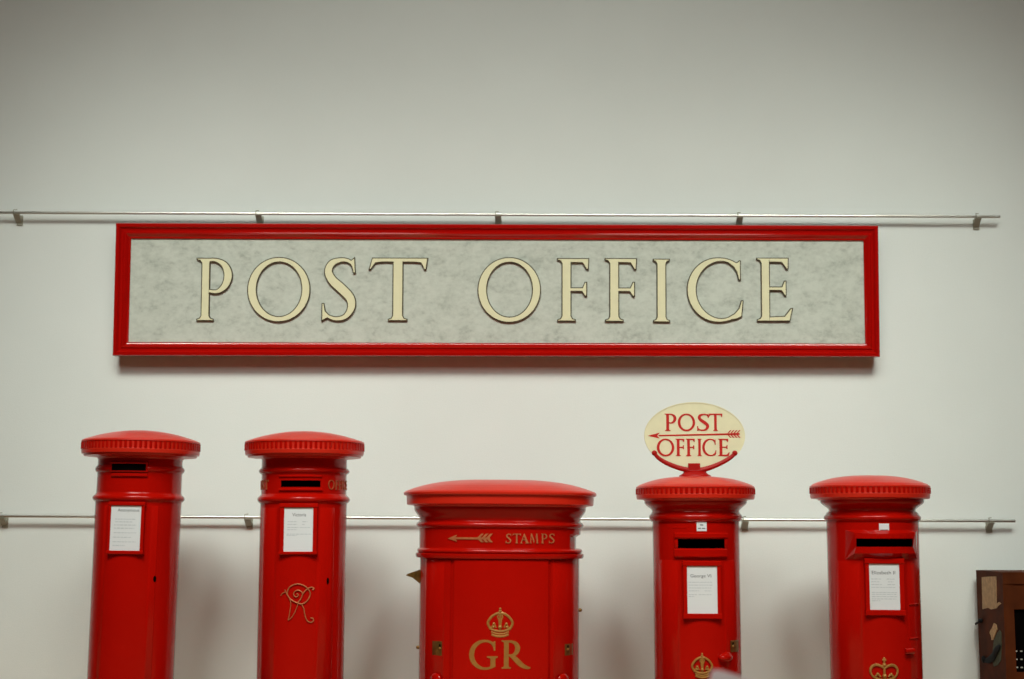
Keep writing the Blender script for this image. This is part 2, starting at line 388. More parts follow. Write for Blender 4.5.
# ------------------------------------------------------------------ pillar boxes
def crown_tudor(mb, u, v, W, H, w=.004):
    t = W * .045
    P = lambda a, b: (u + a * W, w, v + b * H)
    tb = lambda pts, r: mb.tube([P(*p) for p in crom(pts, 5)], r, 7, .9)
    for b0, r in ((.045, 1.2), (.13, .9), (.22, 1.2)):
        tb([(-.34 - b0 * .1, b0 + .07), (-.18, b0 + .015), (0, b0), (.18, b0 + .015), (.34 + b0 * .1, b0 + .07)], t * r)
    for s in (-1, 1):
        tb([(s * .37, .28), (s * .47, .42), (s * .485, .54), (s * .36, .70), (s * .2, .80), (s * .06, .84), (0, .80)], t * 1.3)
        tb([(s * .02, .80), (s * .10, .72), (s * .05, .60), (s * .03, .42)], t * .8)
        tb([(s * .36, .32), (s * .24, .46), (s * .16, .34)], t * .8); mb.ball(P(s * .25, .47), t * 1.4)
        mb.ball(P(s * .27, .36), t * 1.3)
    tb([(0, .26), (0, .5), (0, .84)], t * 1.1); mb.ball(P(0, .36), t * 2)
    mb.ball(P(0, .90), t * 1.6); tb([(0, .9), (0, 1.0)], t * .8); tb([(-.05, .97), (.05, .97)], t * .8); mb.ball(P(0, .985), t * 1.2)
def crown_edward(mb, u, v, W, H, w=.004):
    t = W * .036
    P = lambda a, b: (u + a * W, w, v + b * H)
    tb = lambda pts, r: mb.tube([P(*p) for p in crom(pts, 5)], r, 7, .9)
    for b0 in (.04, .13, .22):
        tb([(-.34, b0 + .07), (-.18, b0 + .015), (0, b0), (.18, b0 + .015), (.34, b0 + .07)], t * 1.2)
    for s in (-1, 1):
        ar = [(s * .36, .28), (s * .47, .42), (s * .49, .56), (s * .42, .68), (s * .28, .73), (s * .12, .69), (0, .62)]
        tb(ar, t)
        for q in crom(ar, 3)[3:-2]: mb.ball(P(q[0] * 1.03, q[1] + .025), t * 1.1, n=8, m=6)
        tb([(s * .34, .33), (s * .24, .42), (s * .15, .33)], t); mb.ball(P(s * .25, .42), t * 1.5)
    tb([(0, .26), (0, .62)], t * 1.3); mb.ball(P(0, .36), t * 2.2)
    mb.ball(P(0, .74), t * 2.1); tb([(0, .78), (0, .98)], t * .9); tb([(-.065, .92), (.065, .92)], t * 1.2); mb.ball(P(0, .97), t * 1.2)

class Pillar:
    def __init__(s, p1, p2, Y, label, n=2.0, D=0.0):
        A = at(p1[0], p1[1], Y); B = at(p2[0], p2[1], Y); ax = (A - B).normalized()
        base = B - ax * (B.z / ax.z); lean = math.atan2(ax.x, ax.z)
        s.M = Matrix.Translation(base) @ Matrix.Rotation(lean, 4, 'Y')
        s.root = empty('pillar_box', s.M, label, 'pillar box', 'row of red pillar boxes along the wall')
        s.F = Face(s.M); s.n = n; s.D = D; s.top = A; s.axpx = lambda py: p1[0] + (p2[0] - p1[0]) * (py - p1[1]) / (p2[1] - p1[1])
    def ab(s, r): return (r, max(.01, r - s.D))
    def surf(s, r):
        a, b = s.ab(r); n = s.n
        return lambda u: b * max(.02, 1 - min(1, abs(u / a)) ** n) ** (1 / n)
    def z(s, py): return s.F.loc(s.axpx(py), py, 0, lambda u: 0)[1]
    def r(s, half, py):
        x = s.axpx(py); a = s.F.loc(x - half, py, 0, lambda u: 0)[0]; c = s.F.loc(x + half, py, 0, lambda u: 0)[0]; return (c - a) / 2 * math.cos(math.atan((x - CX) / FPX))
    def prof(s, pts): return [(s.r(h, y), s.z(y)) for h, y in pts]
    def mb(s, r): sf = s.surf(r); return MB(s.F.fn(sf))
    def rect(s, x0, y0, x1, y1, r, w=0):
        sf = s.surf(r); a = s.F.loc(x0, y1, w, sf); c = s.F.loc(x1, y0, w, sf); return a[0], c[0], a[1], c[1]

def half_round(h, r, y0, y1, n=7):   # moulding in px: half width h at base, h+r at peak, from y0 (lower, larger py) to y1
    return [(h + r * math.sin(PI * i / n) ** .8 if 0 < i < n else h, y0 + (y1 - y0) * i / n) for i in range(n + 1)]
def cavetto(h0, y0, h1, y1, n=12):    # concave flare from (h0,y0) bottom to (h1,y1) top
    out = []
    for i in range(n + 1):
        t = i / n; q = min(1, max(0, t / .82)); q = q * q * (3 - 2 * q); out.append((h0 + (h1 - h0) * q, y0 + (y1 - y0) * t))
    return out
def dome(h, y0, y1, n=9, hmin=1.0):
    return [(max(.02, h * (1 - i / n)), y0 + (y1 - y0) * (1 - (1 - i / n) ** 2)) for i in range(n + 1)]

def column(P, hb, y_top, ab, base_z=.0):
    """body shaft profile from the ground to y_top in px, with black base"""
    return [(P.r(hb, y_top), .28), ]

def pillar_body(P, pts, cut=None, seg=96):
    pr = [(P.r(pts[0][0], 640), .24)] + P.prof(pts)
    mb = MB(); lathe(mb, pr, P.ab, P.n, seg, cut)
    body = mb.build('body', RED, P.root, sharp=30, recalc=not cut)
    r0 = pr[0][0]
    mb = MB(); lathe(mb, [(r0 + .045, 0), (r0 + .045, .17), (r0 + .03, .19), (r0 + .02, .22), (r0, .24)], P.ab, P.n, seg); mb.build('plinth', BLACKP, P.root, sharp=30)
    return body
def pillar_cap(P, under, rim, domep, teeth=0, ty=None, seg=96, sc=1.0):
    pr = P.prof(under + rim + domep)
    mb = MB(); lathe(mb, pr, P.ab, P.n, seg); cap = mb.build('cap', CAPLIT, P.root, sharp=32)
    if teeth:
        r = P.r(rim[1][0], ty[0]); z0, z1 = P.z(ty[1]), P.z(ty[0])
        mb = MB()
        for i in range(teeth):
            t = 2 * PI * i / teeth; c, s_ = math.cos(t), math.sin(t); wd = .50 * 2 * PI * r / teeth / 2
            base = len(mb.v); nn = 5
            vs = []
            for zz in (z0, z1):
                for k in range(nn):
                    a = PI * k / (nn - 1); q = wd * math.cos(a); d = r - .001 + .0032 * math.sin(a)
                    vs.append((d * s_ + q * c, -d * c + q * s_, zz))
            mb.add(vs, [(k, k + 1, nn + k + 1, nn + k) for k in range(nn - 1)] + [tuple(range(nn))[::-1], tuple(range(nn, 2 * nn))])
        mb.build('egg_and_dart_band', RED, cap, sharp=60)
    return cap
def pocket(P, r, rect, depth=.07):
    u0, u1, v0, v1 = rect; mb = MB(P.F.fn(P.surf(r))); n = 8
    us = [u0 + (u1 - u0) * i / n for i in range(n + 1)]; vs = []
    for u in us: vs += [(u, 0.0005, v0), (u, -depth, v0), (u, -depth, v1), (u, 0.0005, v1)]
    fs = []
    for i in range(n):
        a = 4 * i; fs += [(a, a + 1, a + 5, a + 4), (a + 1, a + 2, a + 6, a + 5), (a + 2, a + 3, a + 7, a + 6)]
    fs += [(0, 1, 2, 3), (4 * n, 4 * n + 1, 4 * n + 2, 4 * n + 3)]
    mb.add(vs, fs); return mb.build('letter_slot', BLACK, P.root, recalc=False, smooth=False)
def notice(P, r, frame, paper, title, tpos, lines, tilt=0, gloss_top=True):
    """frame & paper: (x0,y0,x1,y1) px"""
    u0, u1, v0, v1 = P.rect(*frame, r, .006); p0, p1, q0, q1 = P.rect(*paper, r, .006)
    sf = P.surf(r); ou = lambda u: sf(0) * 0 + sf(u)
    # flat card holder: planar, its plane tangent to the drum at the card centre
    uc = (p0 + p1) / 2; half = (u1 - u0) / 2
    d0 = sf(uc); sl = (sf(uc + .01) - sf(uc - .01)) / .02
    drop = d0 - min(sf(u0) - sl * (u0 - uc), sf(u1) - sl * (u1 - uc))
    fn = lambda u, w, v: (u, -(d0 + sl * (u - uc) + w), v)
    f = MB(fn); th = .009; b_ = -drop - .004
    f.slab(u0, p0 + .001, v0, v1, b_, th, 1, .002); f.slab(p1 - .001, u1, v0, v1, b_, th, 1, .002)
    f.slab(u0 - .003, u1 + .003, q1 - .001, v1, b_, th + .004, 1, .004); f.slab(u0 - .003, u1 + .003, v0, q0 + .001, b_, th + .006, 1, .003)
    f.slab(p0 - .002, p1 + .002, q0, q1, b_, .001)
    fr = f.build('notice_frame', RED, P.root, sharp=50, smooth=False)
    c = MB(fn); c.slab(p0 + .001, p1 - .001, q0 + .001, q1 - .001, .0012, .0035); card = c.build('notice_card', PAPER, fr, smooth=False)
    card['label'] = 'white printed card'
    H = q1 - q0; Wd = p1 - p0
    t = MB(fn); tx0, tx1, ty, thh = tpos
    text_mesh(t, title, p0 + Wd * tx0, q1 - H * ty, Wd * (tx1 - tx0), thh, .0042); t.build('title', INK, card, smooth=False, recalc=False)
    t = MB(fn)
    for yy, x0, x1 in lines:
        x = x0
        while x < x1:
            wl = random.uniform(.05, .13); xe = min(x1, x + wl)
            t.slab(p0 + Wd * x, p0 + Wd * xe, q1 - H * yy - .0022, q1 - H * yy + .0012, .0035, .0041); x = xe + .022
    t.build('printed_lines', INKL, card, smooth=False)
def plate(P, r, rect, m, name='number_plate', th=.004, marks=True):
    u0, u1, v0, v1 = P.rect(*rect, r, .004); mb = P.mb(r); mb.slab(u0, u1, v0, v1, -.004, th, 2, .001); o = mb.build(name, m, P.root, smooth=False)
    if marks:
        mb = P.mb(r); H = v1 - v0; W = u1 - u0
        mb.slab(u0 + W * .35, u0 + W * .66, v0 + H * .62, v0 + H * .74, th, th + .0006)
        mb.slab(u0 + W * .14, u0 + W * .42, v0 + H * .26, v0 + H * .36, th, th + .0006); mb.slab(u0 + W * .5, u0 + W * .86, v0 + H * .26, v0 + H * .36, th, th + .0006)
        mb.build('plate_marks', INK, o, smooth=False)
    return o
def door(P, r, x0, x1, y_top, th=.0035):
    u0, u1, v0, v1 = P.rect(x0, y_top, x1, 679, r, th)
    mb = P.mb(r); mb.slab(u0, u1, .30, v1, -.006, th, 24, .002); return mb.build('door', RED, P.root, sharp=40)
def lens_keyhole(P, r, x, y, wpx=1.6, hpx=3.2):
    u0, u1, v0, v1 = P.rect(x - wpx, y - hpx, x + wpx, y + hpx, r, .006)
    mb = P.mb(r); mb.prism(ell((u0 + u1) / 2, (v0 + v1) / 2, (u1 - u0) / 2, (v1 - v0) / 2, 12), 0, .0055); return mb.build('keyhole', BLACK, P.root)
def lock(P, r, rect, key):
    u0, u1, v0, v1 = P.rect(*rect, r, .008); mb = P.mb(r); mb.slab(u0, u1, v0, v1, 0, .009, 2, .002); o = mb.build('lock_plate', BRASS, P.root, sharp=50); o['label'] = 'brass lock plate'
    k = P.F.loc(key[0], key[1], .01, P.surf(r)); mb = P.mb(r); mb.ball((k[0], .010, k[1]), .006, .006, .006); mb.build('keyhole_cover', GOLD, o)
    mb = P.mb(r); mb.slab(k[0] - .004, k[0] + .004, k[1] + .008, k[1] + .02, .0085, .0095); mb.build('keyhole', BLACK, o)

def body_text(P, word, r, a0, a1, v0, v1, m):
    """raised letters wrapped round the drum between angles (degrees from the front)"""
    tot = sum(G[c][1] for c in word) + .22 * (len(word) - 1); x = 0
    fn = lambda u, w, v: ((r + w) * math.sin(u), -(r + w) * math.cos(u), v)
    mb = MB(fn); A0, A1 = math.radians(a0), math.radians(a1)
    for c in word:
        wd = G[c][1]; glyph(mb, c, A0 + (A1 - A0) * x / tot, v0, (A1 - A0) * wd / tot, v1 - v0, -.001, .004, 0); x += wd + .22
    o = mb.build('raised_lettering', m, P.root, smooth=False); return o

YB = -.42
# --- box 1 (anonymous)
P = Pillar((141.3, 447), (130.6, 679), YB, 'leftmost red pillar box, leaning, plain drum with a narrow slot high under the fluted cap')
fr = [(43.2, 510), (43.3, 503)] + half_round(43.6, 2.6, 502, 495) + [(42.6, 493), (42.4, 475)] + half_round(42.6, 2.2, 473.5, 466.5) + [(42.4, 465), (42.4, 459)]
R_f = P.r(42.5, 480)
cut = P.rect(112, 464, 146.5, 470.5, P.r(43.6, 468))
pillar_body(P, fr, cut=None)
pr = P.r(45.0, 468)
u0, u1, v0, v1 = cut
# slot block projecting through the thin upper ring
mb = P.mb(R_f); e = .008
mb.slab(u0 - e, u0, v0 - e, v1 + e, -.004, .014, 1, .002); mb.slab(u1, u1 + e, v0 - e, v1 + e, -.004, .014, 1, .002)
mb.slab(u0 - e, u1 + e, v1, v1 + e * .8, -.004, .018, 8, .002); mb.slab(u0 - e, u1 + e, v0 - e * .8, v0, -.004, .014, 8, .002)
sl = mb.build('slot_surround', RED, P.root, sharp=40)
mb = P.mb(R_f); mb.slab(u0, u1, v0, v1, -.002, .0132, 8); mb.build('letter_slot', BLACK, P.root)
mb = P.mb(R_f); a = P.rect(111, 473.5, 147.5, 476.5, R_f, .01); mb.slab(a[0], a[1], a[2], a[3], -.004, .011, 8, .004); mb.build('slot_lip', RED, P.root, sharp=40)
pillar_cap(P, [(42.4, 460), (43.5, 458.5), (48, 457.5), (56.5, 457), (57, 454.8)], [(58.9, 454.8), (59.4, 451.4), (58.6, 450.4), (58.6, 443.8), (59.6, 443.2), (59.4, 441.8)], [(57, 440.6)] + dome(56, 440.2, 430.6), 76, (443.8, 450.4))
notice(P, P.r(43.2, 530), (108, 502, 146, 554), (109.8, 505.7, 142.6, 550.6), 'Anonymous', (.22, .92, .135, .022),
       [(.30, .15, .8), (.36, .15, .72), (.43, .12, .85), (.50, .12, .78), (.60, .12, .85), (.70, .1, .7), (.80, .1, .85), (.88, .1, .5)])
door(P, P.r(43.2, 530), 96, 158.5, 506)
lens_keyhole(P, P.r(43.2, 579), 154.6, 579)

# --- box 2 (Victoria)
P = Pillar((304.8, 449), (300.2, 679), YB, 'red pillar box second from left, with a curly script cypher below its notice')
rb = P.r(43.2, 530)
fr = [(43.3, 512), (43.3, 504.5)] + half_round(43.6, 2.8, 503.5, 496) + [(42.6, 494.5), (42.4, 476)] + half_round(42.8, 2.6, 474.6, 468.5) + [(42.6, 467), (42.6, 459)]
R_f = P.r(42.5, 484); cut = P.rect(281, 480.5, 320.5, 487, R_f)
pillar_body(P, fr, cut=cut); pocket(P, R_f, cut)
mb = P.mb(R_f)
for (x0, y0, x1, y1, th) in ((279, 475, 322, 477.4, .008), (279, 488.5, 322.5, 491, .011)):
    a = P.rect(x0, y0, x1, y1, R_f, th); mb.slab(a[0], a[1], a[2], a[3], -.004, th, 8, .004)
mb.build('slot_surround', RED, P.root, sharp=40)
z0, z1 = P.rect(300, 479.5, 301, 489, R_f)[2:]
body_text(P, 'POST', R_f, -84, -46, z0, z1, DIMGOLD); body_text(P, 'OFFICE', R_f, 42, 90, z0, z1, DIMGOLD)
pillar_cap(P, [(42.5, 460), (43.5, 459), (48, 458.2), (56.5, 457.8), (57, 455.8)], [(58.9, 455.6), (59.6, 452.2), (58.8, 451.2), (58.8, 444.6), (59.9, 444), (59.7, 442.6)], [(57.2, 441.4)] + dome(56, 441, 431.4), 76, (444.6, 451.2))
notice(P, rb, (280, 503.4, 318, 554.5), (283.6, 507.5, 314, 551.8), 'Victoria', (.28, .75, .20, .024),
       [(.32, .12, .45), (.32, .62, .8), (.38, .12, .45), (.38, .62, .72), (.45, .12, .5), (.45, .55, .9), (.50, .12, .45), (.60, .1, .92), (.63, .1, .45)])
door(P, rb, 258.5, 334.5, 508)
lens_keyhole(P, rb, 327.8, 581, 1.3, 3.6)
sf = P.surf(rb)
def q(x, y): u, v = P.F.loc(270 + x / 11.32, 570 + y / 11.32, .005, sf); return (u, .008, v)
mb = P.mb(rb)
for st, rr in (([(310, 372), (265, 352), (222, 318), (196, 265), (215, 203), (262, 170), (325, 158), (392, 180), (438, 222), (456, 270), (435, 330), (392, 372), (345, 384), (305, 366)], .0030),
           ([(312, 372), (350, 325), (374, 270), (410, 225), (455, 200), (482, 196), (500, 212), (478, 224)], .0028),
           ([(374, 270), (352, 240), (315, 230), (282, 243), (268, 274), (284, 302), (310, 300), (322, 280), (304, 268)], .0028),
           ([(122, 292), (140, 266), (172, 250), (192, 264)], .0022), ([(170, 222), (182, 250), (200, 290)], .0026),
           ([(216, 312), (236, 370), (229, 450), (216, 530), (206, 566), (250, 530), (290, 460), (318, 385)], .0022),
           ([(362, 392), (385, 440), (396, 505), (420, 570), (460, 592), (492, 575), (486, 546), (458, 542)], .0026)):
    mb.tube([q(*p) for p in crom(st, 6)], rr, 7)
mb.build('script_cypher', COPPER, P.root)['label'] = 'raised intertwined VR script cypher'

# --- box 3 (wide oval)
P = Pillar((500.2, 500), (498.7, 679), -.44, 'wide oval red pillar box in the middle with a gold crown above the letters GR', n=2.35, D=.08)
rb = P.r(79.5, 600)
fr = [(79.4, 562), (79.5, 558)] + [(83.0, 557.5), (83.8, 556), (83.8, 553.5), (82.2, 552.8)] + half_round(80.6, 1.8, 552.8, 548.2) + [(80.4, 547.6), (80.3, 546.6), (80.3, 536.6), (80.3, 534)] + [(80.6, 530)] + half_round(80.6, 2.8, 528.4, 521.8) + [(80.2, 520.6)]
fr = fr + cavetto(80.2, 520, 85.5, 507)
mb = MB()
prz = [(P.r(79.5, 640), .24)] + P.prof(fr)
lathe(mb, prz, P.ab, P.n, 128)
zn0, zn1 = P.z(547.4), P.z(535.6)
for i, (x, y, z) in enumerate(mb.v):
    if x > .33 and zn0 - .001 <= z <= zn1 + .001 and abs(y) < .19: mb.v[i] = (x - .022, y, z)
mb.build('body', RED, P.root, sharp=30)
r0 = prz[0][0]; mb = MB(); lathe(mb, [(r0 + .045, 0), (r0 + .045, .17), (r0 + .02, .22), (r0, .24)], P.ab, P.n, 96); mb.build('plinth', BLACKP, P.root, sharp=30)
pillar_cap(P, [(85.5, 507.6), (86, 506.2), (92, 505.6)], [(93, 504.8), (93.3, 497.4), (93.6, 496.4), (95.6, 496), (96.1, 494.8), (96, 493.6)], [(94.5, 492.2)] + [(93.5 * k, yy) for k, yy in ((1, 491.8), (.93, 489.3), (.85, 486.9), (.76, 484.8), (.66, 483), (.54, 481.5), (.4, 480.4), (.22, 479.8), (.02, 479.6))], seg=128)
R_f = P.r(80.3, 540); sf = P.surf(R_f)
mb = P.mb(R_f)   # arrow
def q3(x, y, w=.003): u, v = P.F.loc(x, y, w, sf); return (u, v)
mb.prism([q3(447.8, 538.5), q3(457, 534.6), q3(455, 538.2), q3(457, 541.6)], -.001, .005)
ua, va = q3(455, 539.2); ub, vb = q3(490, 537.5); mb.slab(ua, ub, va, vb, -.001, .004, 12)
for xx in (479.5, 484, 488.5):
    mb.prism([q3(xx - 2.6, 538.1), q3(xx + 1.6, 533.8), q3(xx + 4.4, 533.6), q3(xx + .4, 538.1)], -.001, .004)
    mb.prism([q3(xx - 2.6, 538.1), q3(xx + 1.6, 542.2), q3(xx + 4.4, 542.2), q3(xx + .4, 538.1)], -.001, .0042)
mb.build('arrow_emblem', COPPER, P.root, smooth=False)['label'] = 'raised gold arrow pointing left'
mb = P.mb(R_f)
for ch, x0, x1 in (('S', 505.8, 511.4), ('T', 512.6, 521), ('A', 520, 529), ('M', 529.8, 538.6), ('P', 541, 547.4), ('S', 549, 554.6)):
    a = q3(x0, 543.2); c = q3(x1, 533.8); glyph(mb, ch, a[0], a[1], c[0] - a[0], c[1] - a[1], -.001, .004, e=.0003)
mb.build('raised_lettering', COPPER, P.root, smooth=False)
# doors: central proud panel with side stiles
door(P, rb, 452.6, 548.3, 559.5, .011)
for x0, x1 in ((423.5, 451.0), (549.9, 576.5)):
    mb = P.mb(rb); u0, u1, v0, v1 = P.rect(x0, 559.5, x1, 679, rb, .008); mb.slab(u0, u1, .3, v1, -.006, .008, 14, .002); mb.build('side_panel', RED, P.root, sharp=40)
sf = P.surf(rb); a = P.F.loc(487.5, 637.5, .008, sf); c = P.F.loc(512.7, 608.5, .008, sf)
mb = P.mb(rb); crown_tudor(mb, (a[0] + c[0]) / 2, a[1], c[0] - a[0], c[1] - a[1], .009); mb.build('crown_emblem', GOLD, P.root)['label'] = 'raised gold crown'
for ch, x0, x1, y0, y1 in (('G', 469.6, 497.6, 640.3, 669.0), ('R', 501.6, 530.2, 640.6, 668.2)):
    a = P.F.loc(x0, y1, .008, sf); c = P.F.loc(x1, y0, .008, sf); mb = P.mb(rb); glyph(mb, ch, a[0], a[1], c[0] - a[0], c[1] - a[1], 0, .012, e=.0018); mb.build('cypher_letter', GOLD, P.root, smooth=False)['label'] = 'raised gold letter'
lock(P, rb, (432.2, 641.2, 442, 655.2), (439.8, 648.4)); lock(P, rb, (564.8, 643, 573, 656), (568, 649.3))
plate(P, rb, (560.7, 559.6, 567.8, 568.4), PAPER)
for x, y in ((435.8, 679.4), (563.2, 680)):
    k = P.F.loc(x, y, .01, sf); mb = P.mb(rb); mb.ball((k[0], .012, k[1]), .029, .022, .031); mb.build('handle_knob', RED, P.root)
mb = P.mb(rb); k = P.F.loc(495, 561.8, .01, sf); mb.ball((k[0], .004, k[1]), .011, .006, .007); mb.build('catch', RED, P.root)
for s, y in ((-1, 648), (1, 609.5)):
    zz = P.z(y); mb = MB(); mb.tube([(s * (rb - .01), 0, zz), (s * (rb + .008), 0, zz)], .009, 10); mb.ball((s * (rb + .008), 0, zz), .008); mb.build('side_screw', BRASS, P.root)
# brass stamp chute on the left end
zc = P.z(576); mb = MB()
T0 = [(-rb + .012, zc + .034), (-rb - .062, zc + .008), (-rb - .068, zc + .001), (-rb - .035, zc - .010), (-rb - .014, zc - .026), (-rb + .012, zc - .048)]
vs = [(x, y, z) for y in (-.055, .055) for x, z in T0]; n = len(T0)
mb.add(vs, [tuple(range(n))[::-1], tuple(range(n, 2 * n))] + [(i, (i + 1) % n, (i + 1) % n + n, i + n) for i in range(n)])
mb.build('stamp_chute', BRASS, P.root, smooth=False)['label'] = 'dull brass stamp chute jutting from the side'

# --- box 4 (George VI)
P = Pillar((695.2, 493), (698.0, 679), YB, 'round red pillar box carrying the oval arrow sign on its cap', )
rb = P.r(43.4, 600)
fr = [(43.4, 523), (43.4, 521.8)] + [(45.2, 521.4)] + half_round(45.0, 1.9, 521, 514) + [(44.2, 513), (43.6, 511.5)] + cavetto(43.6, 511.4, 51.3, 500.4)
cut = P.rect(678, 539, 724.6, 548.3, rb)
body_pts = [(43.4, 560)] + fr
pillar_body(P, body_pts, cut=cut); pocket(P, rb, cut)
mb = P.mb(rb)
for (x0, y0, x1, y1, th) in ((674.6, 532.6, 727.6, 538.6, .022), (674.4, 548.6, 727.2, 557.5, .020), (674.6, 538.6, 677.8, 548.8, .014), (724.8, 538.6, 727.4, 548.8, .014)):
    a = P.rect(x0, y0, x1, y1, rb, th); mb.slab(a[0], a[1], a[2], a[3], -.004, th, 8, .006)
mb.build('slot_surround', RED, P.root, sharp=40)
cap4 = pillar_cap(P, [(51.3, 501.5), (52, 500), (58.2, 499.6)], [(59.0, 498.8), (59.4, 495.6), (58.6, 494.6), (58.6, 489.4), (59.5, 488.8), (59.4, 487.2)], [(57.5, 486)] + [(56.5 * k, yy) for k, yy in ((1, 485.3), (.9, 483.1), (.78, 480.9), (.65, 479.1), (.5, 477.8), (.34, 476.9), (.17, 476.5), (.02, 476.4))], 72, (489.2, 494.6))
notice(P, rb, (683.4, 561, 719.8, 618.6), (687, 565.9, 716.8, 613.6), 'George VI', (.12, .80, .24, .022),
       [(.34, .06, .82), (.40, .06, .85), (.46, .06, .8), (.52, .06, .4), (.52, .58, .8), (.60, .06, .32), (.60, .38, .8), (.64, .06, .25)])
plate(P, rb, (696.8, 522, 706.6, 531.2), PAPER)
mb = P.mb(rb); a = P.rect(668, 526.2, 686, 528.6, rb, .004); mb.slab(a[0], a[1], a[2], a[3], -.002, .0035, 3, .0012); mb.build('maker_mark', RED, P.root, smooth=False)
door(P, rb, 660.5, 733.5, 560, .003)
lock(P, rb, (730.6, 639.8, 738.4, 652.2), (733.2, 646.3))
sf = P.surf(rb); k = P.F.loc(726.0, 657.5, .02, sf); mb = P.mb(rb)
mb.ball((k[0], .012, k[1]), .039, .034, .023, 18, 12); mb.ball((k[0] + .008, .01, k[1] + .010), .024, .028, .018); mb.build('door_handle', RED, P.root)
a = P.F.loc(692.2, 678.5, .008, sf); c = P.F.loc(712, 653.4, .008, sf); mb = P.mb(rb); crown_tudor(mb, (a[0] + c[0]) / 2, a[1], c[0] - a[0], c[1] - a[1], .008); mb.build('crown_emblem', GOLD, P.root)['label'] = 'raised gold crown'
P4 = P

# --- box 5 (Elizabeth II)
P = Pillar((871.3, 493), (876.4, 679), YB, 'rightmost red pillar box beside the wooden cabinet, with a deep hooded letter slot')
rb = P.r(46.3, 600)
fr = [(46.3, 560), (46.3, 523), (46.4, 521.6)] + [(47.4, 521.3)] + half_round(47.0, 1.9, 521, 515) + [(46, 513), (43.6, 511)] + cavetto(43.4, 510.6, 52.2, 499.6)
cut = P.rect(856.5, 539, 912, 546.6, rb)
pillar_body(P, fr, cut=cut)
# hood: wedge block proud of the drum, with splayed left cheek and arched brow
sf = P.surf(rb)
def q5(x, y, w): u, v = P.F.loc(x, y, w, sf); return (u, w, v)
mb = MB(P.F.fn(sf)); fw = .040
brow = [q5(854.6 + (915.6 - 854.6) * i / 8, 532.6 - 2.2 * math.cos(PI * (i / 8 - .5)) * -.6, fw) for i in range(9)]
top_in = [q5(844.8 + (917.4 - 844.8) * i / 8, 529.8, .0) for i in range(9)]
o_l = [q5(846, 558.8, 0)]; fl_t, fl_b = q5(855, 533.4, fw), q5(855, 553.2, fw)
low_out = [q5(854.6 + (915.6 - 854.6) * i / 8, 553.4, fw) for i in range(9)]
low_in = [q5(844.8 + (917.4 - 844.8) * i / 8, 559.8, 0) for i in range(9)]
sl_t = [q5(856.2 + (912.8 - 856.2) * i / 8, 538.4, fw) for i in range(9)]; sl_b = [q5(856.2 + (912.8 - 856.2) * i / 8, 546.8, fw) for i in range(9)]
sl_ti = [q5(856.2 + (912.8 - 856.2) * i / 8, 538.4, -.02) for i in range(9)]; sl_bi = [q5(856.2 + (912.8 - 856.2) * i / 8, 546.8, -.02) for i in range(9)]
rows = [top_in, brow, sl_t, sl_ti]
def grid(rows):
    vs = [p for r_ in rows for p in r_]; m = len(rows[0]); return vs, [(i * m + k, i * m + k + 1, (i + 1) * m + k + 1, (i + 1) * m + k) for i in range(len(rows) - 1) for k in range(m - 1)]
mb.add(*grid([top_in, brow, sl_t, sl_ti])); mb.add(*grid([sl_bi, sl_b, low_out, low_in]))
for e in (0, 8):
    mb.add([top_in[e], brow[e], sl_t[e], sl_b[e], low_out[e], low_in[e]], [(0, 1, 2, 3, 4, 5)]); mb.add([sl_t[e], sl_b[e], sl_bi[e], sl_ti[e]], [(0, 1, 2, 3)])
mb.build('slot_hood', RED, P.root, smooth=False)
mb = P.mb(rb); mb.slab(cut[0] - .004, cut[1] + .004, cut[2] - .004, cut[3] + .004, -.06, -.018, 6); mb.build('letter_slot', BLACK, P.root)
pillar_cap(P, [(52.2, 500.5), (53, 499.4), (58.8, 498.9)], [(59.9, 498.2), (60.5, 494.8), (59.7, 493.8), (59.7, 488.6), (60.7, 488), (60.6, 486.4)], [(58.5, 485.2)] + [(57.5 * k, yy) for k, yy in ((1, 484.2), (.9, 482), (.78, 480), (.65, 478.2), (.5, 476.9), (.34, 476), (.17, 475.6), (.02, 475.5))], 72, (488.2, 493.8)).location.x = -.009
notice(P, rb, (865.4, 558.4, 902.2, 615.2), (869.2, 563.7, 898.6, 609.8), 'Elizabeth II', (.10, .86, .23, .024),
       [(.33, .08, .4), (.33, .58, .85), (.39, .08, .36), (.39, .62, .8), (.45, .08, .42), (.45, .6, .85), (.51, .08, .85), (.62, .08, .9), (.66, .08, .88), (.71, .08, .9), (.76, .08, .88), (.80, .08, .35)])
o = plate(P, rb, (879.3, 523.6, 889, 533), PAPER, marks=False)
mb = P.mb(rb); a = P.rect(880.4, 529.6, 888, 530.8, rb, .004); mb.slab(a[0], a[1], a[2], a[3], .003, .0046, 2); mb.build('plate_marks', INK, o, smooth=False)
door(P, rb, 836, 913.5, 561, .003)
for y in (604.2, 638.2):
    mb = P.mb(rb); a = P.rect(909.5, y - 1.2, 918.5, y + 1.2, rb, .008); mb.slab(a[0], a[1], a[2], a[3], -.003, .010, 3, .003); mb.build('hinge', RED, P.root, sharp=50)
k = P.F.loc(910.2, 650.8, .02, sf); mb = P.mb(rb); mb.slab(k[0] - .026, k[0] + .026, k[1] - .014, k[1] + .012, 0, .032, 3, .008); mb.build('door_handle', RED, P.root, sharp=50)
a = P.F.loc(870.8, 686, .008, sf); c = P.F.loc(897.2, 657.6, .008, sf); mb = P.mb(rb); crown_edward(mb, (a[0] + c[0]) / 2, a[1], c[0] - a[0], c[1] - a[1], .008); mb.build('crown_emblem', GOLD, P.root)['label'] = 'raised gold crown with beaded arches'

